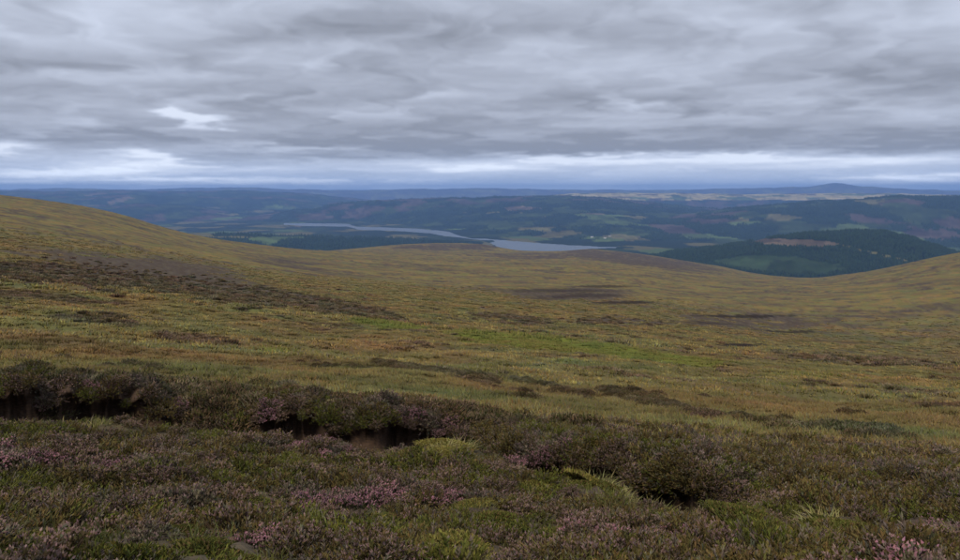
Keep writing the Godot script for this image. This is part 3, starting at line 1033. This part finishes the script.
		if absf(s[1]) < 0.62 and s[0] > 3.0 and n_things < 290:
			n_things += 1
			var o: Node3D
			var key2 := kind * 2 + variant
			if made.has(key2):
				o = made[key2].duplicate()
			else:
				o = Node3D.new()
				var pm: Array = protos[kind][variant]
				put("stems", pm[0], veg, o).set_meta("kind", "stuff")
				put("foliage", pm[1], veg, o).set_meta("kind", "stuff")
				if kinds[kind][0] > 0.0:
					put("flowers", pm[2], veg, o).set_meta("kind", "stuff")
				made[key2] = o
			o.name = numbered("heather_clump")
			add_child(o)
			o.transform = t
			tag(o, where(("small " if size < 0.68 else ("broad " if size > 0.86 else "")) + kinds[kind][3], s[2], s[3], s[4]), "heather", "", kinds[kind][4] + (" before the gully" if s[4] < 0.0 else " above the gully"))
		else:
			stuff_xf[kind * 2 + variant].append(t)
			var q := rng.randf_range(0.8, 1.2)
			stuff_tint[kind * 2 + variant].append(Color(q, q, q))
	var root := Node3D.new()
	root.name = "heather_cover"
	add_child(root)
	tag(root, "mass of brown and mauve heather over the near slope and banks", "heather", "stuff")
	for k in kinds.size():
		for v in 2:
			if stuff_xf[k * 2 + v].size() > 0:
				multi("heather_mass", fused[k][v], veg, stuff_xf[k * 2 + v], stuff_tint[k * 2 + v], root)
	print("heather things ", n_things)

	# grass and moss between
	var moss_kinds := [[Color(0.078, 0.080, 0.020), 0.035, "dull green moss cushion"], [Color(0.165, 0.145, 0.038), 0.045, "yellow green moss hummock"]]
	var mprotos := []
	for k in moss_kinds:
		var parts := moss_parts(rng, k[0], k[1])
		mprotos.append([parts[0].commit(), parts[1].commit()])
	for k in 60:
		mspots.append([rng.randf_range(-20, 980), rng.randf_range(3.2, 8.0), 0 if rng.randf() < 0.75 else 1])
	var mmade := {}
	var at := 0
	for m in mspots:
		var az := az_of(m[0], 460.0)
		var size := rng.randf_range(0.95, 1.45) if at < 35 else rng.randf_range(0.6, 1.15)
		at += 1
		var t := ground_frame(sin(az) * m[1], -cos(az) * m[1], rng.randf() * TAU, Vector3(size * 1.2, size * rng.randf_range(0.6, 1.1), size), 0.01, 0.95)
		var o: Node3D
		if mmade.has(m[2]):
			o = mmade[m[2]].duplicate()
		else:
			o = Node3D.new()
			put("cushion", mprotos[m[2]][0], veg, o)
			put("shoots", mprotos[m[2]][1], veg, o).set_meta("kind", "stuff")
			mmade[m[2]] = o
		o.name = numbered("moss_cushion")
		add_child(o)
		o.transform = t
		tag(o, where(("small " if size < 0.78 else ("broad " if size > 0.98 else "")) + moss_kinds[m[2]][2], t.origin.x, t.origin.z, -1.0), "moss", "", "green moss cushions" if m[2] == 0 else "yellow moss hummocks")

func plant_grass() -> void:
	var rng := RandomNumberGenerator.new()
	rng.seed = 911
	var ochre := [Color(0.235, 0.165, 0.044), Color(0.285, 0.22, 0.078), Color(0.19, 0.142, 0.040), Color(0.205, 0.120, 0.042), Color(0.17, 0.145, 0.080)]
	var green := [Color(0.135, 0.148, 0.028), Color(0.185, 0.175, 0.048), Color(0.115, 0.120, 0.028)]
	var olive := [Color(0.145, 0.126, 0.034), Color(0.19, 0.155, 0.052), Color(0.12, 0.110, 0.030), Color(0.14, 0.11, 0.066)]
	var sedge := [Color(0.060, 0.056, 0.018), Color(0.085, 0.072, 0.024), Color(0.05, 0.054, 0.014), Color(0.12, 0.09, 0.04)]
	var sets := [ochre, green, olive, sedge]
	var near := []
	var mid := []
	var far := []
	for c in sets:
		near.append(grass_mesh(rng, 60, 0.13, 0.13, 0.005, c))
		mid.append(grass_mesh(rng, 64, 0.25, 0.135, 0.013, c))
		far.append(grass_mesh(rng, 44, 0.46, 0.27, 0.05, c))
	# heather for the middle distance: coarser sprigs
	var bush := []
	for c in [Color(0.135, 0.092, 0.052), Color(0.165, 0.124, 0.082), Color(0.116, 0.080, 0.044), Color(0.140, 0.106, 0.068)]:
		var fine: bool = bush.size() >= 2
		var s := SurfaceTool.new()
		s.begin(Mesh.PRIMITIVE_TRIANGLES)
		for k in (420 if fine else 90):
			var a := rng.randf() * TAU
			var q := sqrt(rng.randf())
			var p := Vector3(cos(a) * q * 0.30, 0.16 * (1.0 - q * q) - 0.02, sin(a) * q * 0.30)
			var cc := jitter(c if rng.randf() > 0.2 else Color(0.06, 0.06, 0.02), rng, 0.35)
			if fine:
				p += Vector3(rng.randf_range(-0.03, 0.03), rng.randf_range(-0.03, 0.02), rng.randf_range(-0.03, 0.03))
				spindle(s, p, p + Vector3(cos(a) * q * 0.03 + rng.randf_range(-0.03, 0.03), rng.randf_range(0.02, 0.06), sin(a) * q * 0.03 + rng.randf_range(-0.03, 0.03)), 0.0085, cc, cc)
			else:
				spindle(s, p * Vector3(0.8, 0.2, 0.8), p + Vector3(cos(a) * 0.08 + rng.randf_range(-0.06, 0.06), rng.randf_range(0.04, 0.13), sin(a) * 0.08 + rng.randf_range(-0.06, 0.06)), 0.02, cc, cc)
		bush.append(s.commit())
	var xf := {}
	var tint := {}
	var put_ := func(key: String, t: Transform3D) -> void:
		if not xf.has(key):
			xf[key] = []
			tint[key] = []
		xf[key].append(t)
		var q := rng.randf_range(0.8, 1.2) * (1.0 + 0.35 * n_patch.get_noise_2d(t.origin.x * 11.0, t.origin.z * 11.0 - 200.0))
		var hue := n_patch.get_noise_2d(t.origin.x * 4.0 + 610.0, t.origin.z * 4.0) + 0.6 * n_patch.get_noise_2d(t.origin.x * 0.8, t.origin.z * 0.8 + 44.0)
		tint[key].append(Color(q * (1.0 + 0.22 * hue), q * (1.0 - 0.10 * hue) * rng.randf_range(0.95, 1.04), q * (1.0 + 0.15 * absf(hue))))
	# bands: from, to, spacing in metres
	for band in [[0.7, 12.5, 0.16, 0], [10.5, 34.0, 0.23, 1], [34.0, 90.0, 0.42, 2], [90.0, 420.0, 1.1, 3]]:
		var area: float = 0.74 * (band[1] * band[1] - band[0] * band[0])
		var count := int(area / (band[2] * band[2]))
		for k in count:
			var d := sqrt(rng.randf_range(band[0] * band[0], band[1] * band[1]))
			var az := rng.randf_range(-0.74, 0.74) * (1.8 if d < 3.4 else 1.0)
			var x := sin(az) * d
			var z := -cos(az) * d
			var w := cover(x, z, d, az)
			if d < 14.0:
				var u := u_of(az)
				var delta := d - along(line_t, u) - along(shift_t, u)
				if delta > -0.7 and delta < 0.2 and cut_face(u) > 0.35:
					continue
			if w[2] > 0.45 or rng.randf() < smoothstep(110.0, 420.0, d):
				continue
			var is_heath: bool = rng.randf() < smoothstep(0.38, 0.78, w[0])
			var kind := 0
			if rng.randf() < smoothstep(0.2, 0.8, w[1]):
				kind = 1
			elif n_patch.get_noise_2d(x * 3.0 - 900.0, z * 3.0) + rng.randf_range(-0.3, 0.3) > 0.0:
				kind = 2
			var size := rng.randf_range(0.65, 1.3) * (1.0 + 0.5 * n_patch.get_noise_2d(x * 7.0 - 80.0, z * 7.0))
			var y := height(x, z) - 0.02
			var b := Basis(Vector3.UP, rng.randf() * TAU)
			if band[3] == 0:
				if rng.randf() < (0.7 if is_heath else 0.35):
					continue
				kind = 3 if rng.randf() < 0.8 else 2
				put_.call("near%d" % kind, Transform3D(b * Basis.from_scale(Vector3(size, size * 0.85, size)), Vector3(x, y, z)))
			elif band[3] == 1:
				if is_heath:
					if d > 11.5:
						put_.call("bush%d" % (rng.randi() % 2 + 2), Transform3D(b * Basis.from_scale(Vector3(size, size, size)), Vector3(x, y, z)))
				else:
					put_.call("mid%d" % kind, Transform3D(b * Basis.from_scale(Vector3(size, size, size)), Vector3(x, y, z)))
			elif is_heath:
				if rng.randf() < smoothstep(90.0, 230.0, d):
					continue
				var q: float = size * (1.15 if band[3] == 2 else 2.1)
				put_.call("bush%d" % (rng.randi() % 2), Transform3D(b * Basis.from_scale(Vector3(q, q * 0.8, q)), Vector3(x, y - 0.03, z)))
			else:
				var q: float = size * (0.85 if band[3] == 2 else 1.7)
				put_.call("far%d" % kind, Transform3D(b * Basis.from_scale(Vector3(q, q * 0.75, q)), Vector3(x, y - 0.03, z)))
	# pale straw tussocks that stand out by themselves
	var straw := [Color(0.28, 0.24, 0.115), Color(0.23, 0.195, 0.075), Color(0.18, 0.17, 0.055)]
	var tussocks := [grass_mesh(rng, 110, 0.14, 0.17, 0.006, straw), grass_mesh(rng, 110, 0.12, 0.20, 0.006, straw)]
	for p in tussock_spots:
		var az := az_of(p[0], 450.0)
		var x: float = sin(az) * p[1]
		var z: float = -cos(az) * p[1]
		var k := rng.randf_range(0.85, 1.25)
		var o := Node3D.new()
		o.name = numbered("grass_tussock")
		add_child(o)
		put("blades", tussocks[rng.randi() % 2], veg, o).set_meta("kind", "stuff")
		o.transform = Transform3D(Basis(Vector3.UP, rng.randf() * TAU) * Basis.from_scale(Vector3(k * 1.3, k * 0.62, k * 1.1)), Vector3(x, height(x, z) - 0.02, z))
		tag(o, where("pale straw grass tussock", x, z, -1.0), "grass", "", "pale straw tussocks by the gully")
	var grass := Node3D.new()
	grass.name = "grass"
	add_child(grass)
	tag(grass, "ochre and olive moor grass covering the slope", "grass", "stuff")
	var heath := Node3D.new()
	heath.name = "heath_cover"
	add_child(heath)
	tag(heath, "low brown heather bushes scattered over the middle slope", "heather", "stuff")
	var n := 0
	for key in xf:
		n += xf[key].size()
		var i := int(key.right(1))
		var m: Mesh = near[i] if key.begins_with("near") else (mid[i] if key.begins_with("mid") else (far[i] if key.begins_with("far") else bush[i]))
		multi("grass_tufts" if not key.begins_with("bush") else "heather_bushes", m, veg, xf[key], tint[key], grass if not key.begins_with("bush") else heath)
	print("grass ", n)

# ------------------------------------------------------------------ peat banks
func peat_bank(u0: float, u1: float, label: String) -> void:
	var s := SurfaceTool.new()
	s.begin(Mesh.PRIMITIVE_TRIANGLES)
	s.set_smooth_group(0)
	var cols := int((u1 - u0) / 1.6) + 2
	var prof := []
	var mid_u := (u0 + u1) * 0.5
	var base := Vector3.ZERO
	for i in cols:
		var u := lerpf(u0, u1, i / (cols - 1.0))
		var az := az_of(u, 420.0)
		var uu := u_of(az)
		var db := along(line_t, uu) + along(shift_t, uu)
		var deep := along(depth_t, uu)
		var end := smoothstep(0.0, 0.2, i / (cols - 1.0)) * smoothstep(1.0, 0.8, i / (cols - 1.0))
		var top := height(sin(az) * (db + 0.64), -cos(az) * (db + 0.64))
		var foot := height(sin(az) * (db - 0.1), -cos(az) * (db - 0.1))
		var hh := maxf(top - foot, 0.05)
		var cut := 0.16 * maxf(end, 0.4) * clampf(deep / 0.5, 0.3, 1.2) * (0.75 + 0.5 * n_small.get_noise_2d(u * 0.06, 8.0))
		var line := []
		for p in [[0.82, -0.12, 0.0], [0.60, -0.04, 0.0], [0.25, -0.02, 0.01], [0.03, -0.03, 0.02], [-0.03, -0.10, 0.03], [0.02, -0.20, 0.03], [0.07 + cut * 0.55, -0.34, 0.04], [0.09 + cut, -0.52, 0.04], [0.07 + cut, -0.72, 0.04], [0.02 + cut * 0.6, -0.88, 0.04], [-0.10, -1.02, 0.03], [-0.24, -1.10, 0.02]]:
			var dd: float = db + p[0] + p[2] * (n_small.get_noise_3d(u * 0.045, p[1] * 5.0, 3.0) * 3.0 + n_small.get_noise_3d(u * 0.16, p[1] * 11.0, 3.0))
			var y: float = top + (p[1] if p[1] > -0.06 or p[0] > 0.7 else p[1] * hh) + p[2] * n_small.get_noise_3d(u * 0.12, p[1] * 8.0, 55.0)
			line.append(Vector3(sin(az) * dd, y, -cos(az) * dd))
		prof.append(line)
		if i == cols / 2:
			base = line[10]
	for i in cols - 1:
		for j in 11:
			var a: Vector3 = prof[i][j] - base
			var b: Vector3 = prof[i + 1][j] - base
			var c: Vector3 = prof[i][j + 1] - base
			var d: Vector3 = prof[i + 1][j + 1] - base
			for p in [a, b, c, b, d, c]:
				s.add_vertex(p)
	s.index()
	s.generate_normals()
	var o := put("peat_bank", s.commit(), peat_material)
	o.position = base
	tag(o, label, "peat bank", "", "")

var peat_material: StandardMaterial3D

var bank_spans := [
	[-90, 44, "black hollow peat face under heather at the gully's uphill end"], [44, 172, "deep dark peat hollow with reddish bare slope below its heather lip"],
	[172, 338, "dark peat recess beside the pale straw tuft"], [338, 482, "long black peat slot curving behind the yellow moss mound"],
	[512, 584, "short dark peat step under overhanging brown heather"], [584, 642, "dark peat notch above the pale straw strip of the gully"], [642, 752, "low reddish brown peat face at the gully's downhill end"]]

func make_peat_material() -> void:
	peat_material = plain(Color.WHITE, 0.95)
	var n := FastNoiseLite.new()
	n.seed = 12
	n.frequency = 0.02
	n.fractal_octaves = 5
	var t := NoiseTexture2D.new()
	t.width = 512
	t.height = 512
	t.seamless = true
	t.noise = n
	var g := Gradient.new()
	g.set_color(0, lin(0.028, 0.019, 0.014))
	g.set_color(1, lin(0.105, 0.064, 0.042))
	t.color_ramp = g
	peat_material.albedo_texture = t
	peat_material.uv1_triplanar = true
	peat_material.uv1_scale = Vector3(1.0, 3.0, 1.0)

func house(u: float, v: float, ridge: String, yaw: float, label: String) -> void:
	var r: Dictionary = ridges[ridge]
	var az := az_of(u, v)
	# walk along the ray until it meets the hillside
	var d: float = r.d - r.front * 0.98
	while d < r.d:
		var line := EYE + tan_elev(u, v) * d
		if ridge_height(r, az, d) >= line:
			break
		d += 4.0
	var y := ridge_height(r, az, d)
	var o := Node3D.new()
	o.name = numbered("farmhouse")
	add_child(o)
	o.position = Vector3(sin(az) * d, y, -cos(az) * d)
	o.rotation.y = yaw
	var walls := BoxMesh.new()
	walls.size = Vector3(17, 9, 8)
	var wmi := put("wall", walls, plain(lin(0.62, 0.60, 0.55)), o)
	wmi.position.y = 1.5
	var roof := PrismMesh.new()
	roof.size = Vector3(8.8, 3.6, 17.8)
	var rmi := put("roof", roof, plain(lin(0.10, 0.10, 0.11)), o)
	rmi.position.y = 7.8
	rmi.rotation.y = PI / 2
	for sx in [-1, 1]:
		var ch := BoxMesh.new()
		ch.size = Vector3(1.1, 2.4, 1.5)
		var cmi := put("chimney", ch, plain(lin(0.45, 0.42, 0.38)), o)
		cmi.position = Vector3(sx * 7.6, 9.6, 0)
	tag(o, label, "house", "", "white houses above the loch")

# ------------------------------------------------------------------
func _ready() -> void:
	for a in [[n_big, 11, 0.012, 4], [n_mid, 23, 0.6, 3], [n_small, 37, 1.6, 3], [n_patch, 51, 0.03, 4], [n_cloud, 71, 0.02, 4]]:
		a[0].seed = a[1]
		a[0].frequency = a[2]
		a[0].fractal_octaves = a[3]
		a[0].noise_type = FastNoiseLite.TYPE_SIMPLEX_SMOOTH
	n_cell.seed = 8
	n_cell.noise_type = FastNoiseLite.TYPE_CELLULAR
	n_cell.cellular_return_type = FastNoiseLite.RETURN_CELL_VALUE
	n_cell.cellular_jitter = 0.9
	n_cell.frequency = 0.0050
	n_cell.fractal_type = FastNoiseLite.FRACTAL_NONE

	var cam := Camera3D.new()
	cam.name = "camera"
	cam.position = Vector3(0, EYE, 0)
	cam.rotation.x = -PITCH
	cam.fov = rad_to_deg(2.0 * atan(280.0 / FOCAL))
	cam.near = 0.05
	cam.far = 60000.0
	add_child(cam)
	cam.current = true

	var env := Environment.new()
	env.background_mode = Environment.BG_SKY
	var sky := Sky.new()
	var pano := PanoramaSkyMaterial.new()
	pano.panorama = ImageTexture.create_from_image(build_sky())
	sky.sky_material = pano
	env.sky = sky
	env.tonemap_mode = Environment.TONE_MAPPER_LINEAR
	env.tonemap_exposure = 1.95
	env.fog_enabled = true
	env.fog_density = 0.000062
	env.fog_light_color = lin(0.27, 0.49, 1.0)
	env.sdfgi_enabled = true
	env.ssao_enabled = true
	env.ssil_enabled = true
	var we := WorldEnvironment.new()
	we.name = "environment"
	we.environment = env
	add_child(we)

	var sun := DirectionalLight3D.new()
	sun.name = "sun"
	sun.light_energy = 0.5
	sun.light_angular_distance = 25.0
	sun.light_color = Color(1.0, 0.95, 0.86)
	sun.rotation_degrees = Vector3(-55, -35, 0)
	sun.shadow_enabled = true
	add_child(sun)
	print("sky done ", Time.get_ticks_msec())

	make_gully_tables()
	make_tables()
	make_peat_material()
	build_moor()
	print("moor done ", Time.get_ticks_msec())
	build_valley()
	for called in ridges:
		build_ridge(called)
	print("country done ", Time.get_ticks_msec())

	for b in bank_spans:
		peat_bank(b[0], b[1], b[2])
	plant_things()
	print("plants done ", Time.get_ticks_msec())
	plant_grass()
	print("grass done ", Time.get_ticks_msec())

	forest("terrain", 26000, 15.0, "dark conifer plantation between the moor edge and the loch", 1)
	forest("hill", 30000, 12.0, "dark conifer forest over the round hill", 2)
	forest("hills_003", 45000, 16.0, "dark conifer woods on the hillside across the loch", 3)
	forest("hills_004", 40000, 16.0, "dark conifer woods on the ridge behind the round hill", 4)
	house(592, 237.5, "hills_003", 0.2, "white farmhouse with slate roof above the loch's far shore")
	house(605, 238.5, "hills_003", -0.3, "white farmhouse with slate roof above the loch's far shore")
	house(610, 236.6, "hills_003", 0.6, "white farmhouse with slate roof above the loch's far shore")
	print("done ", Time.get_ticks_msec())
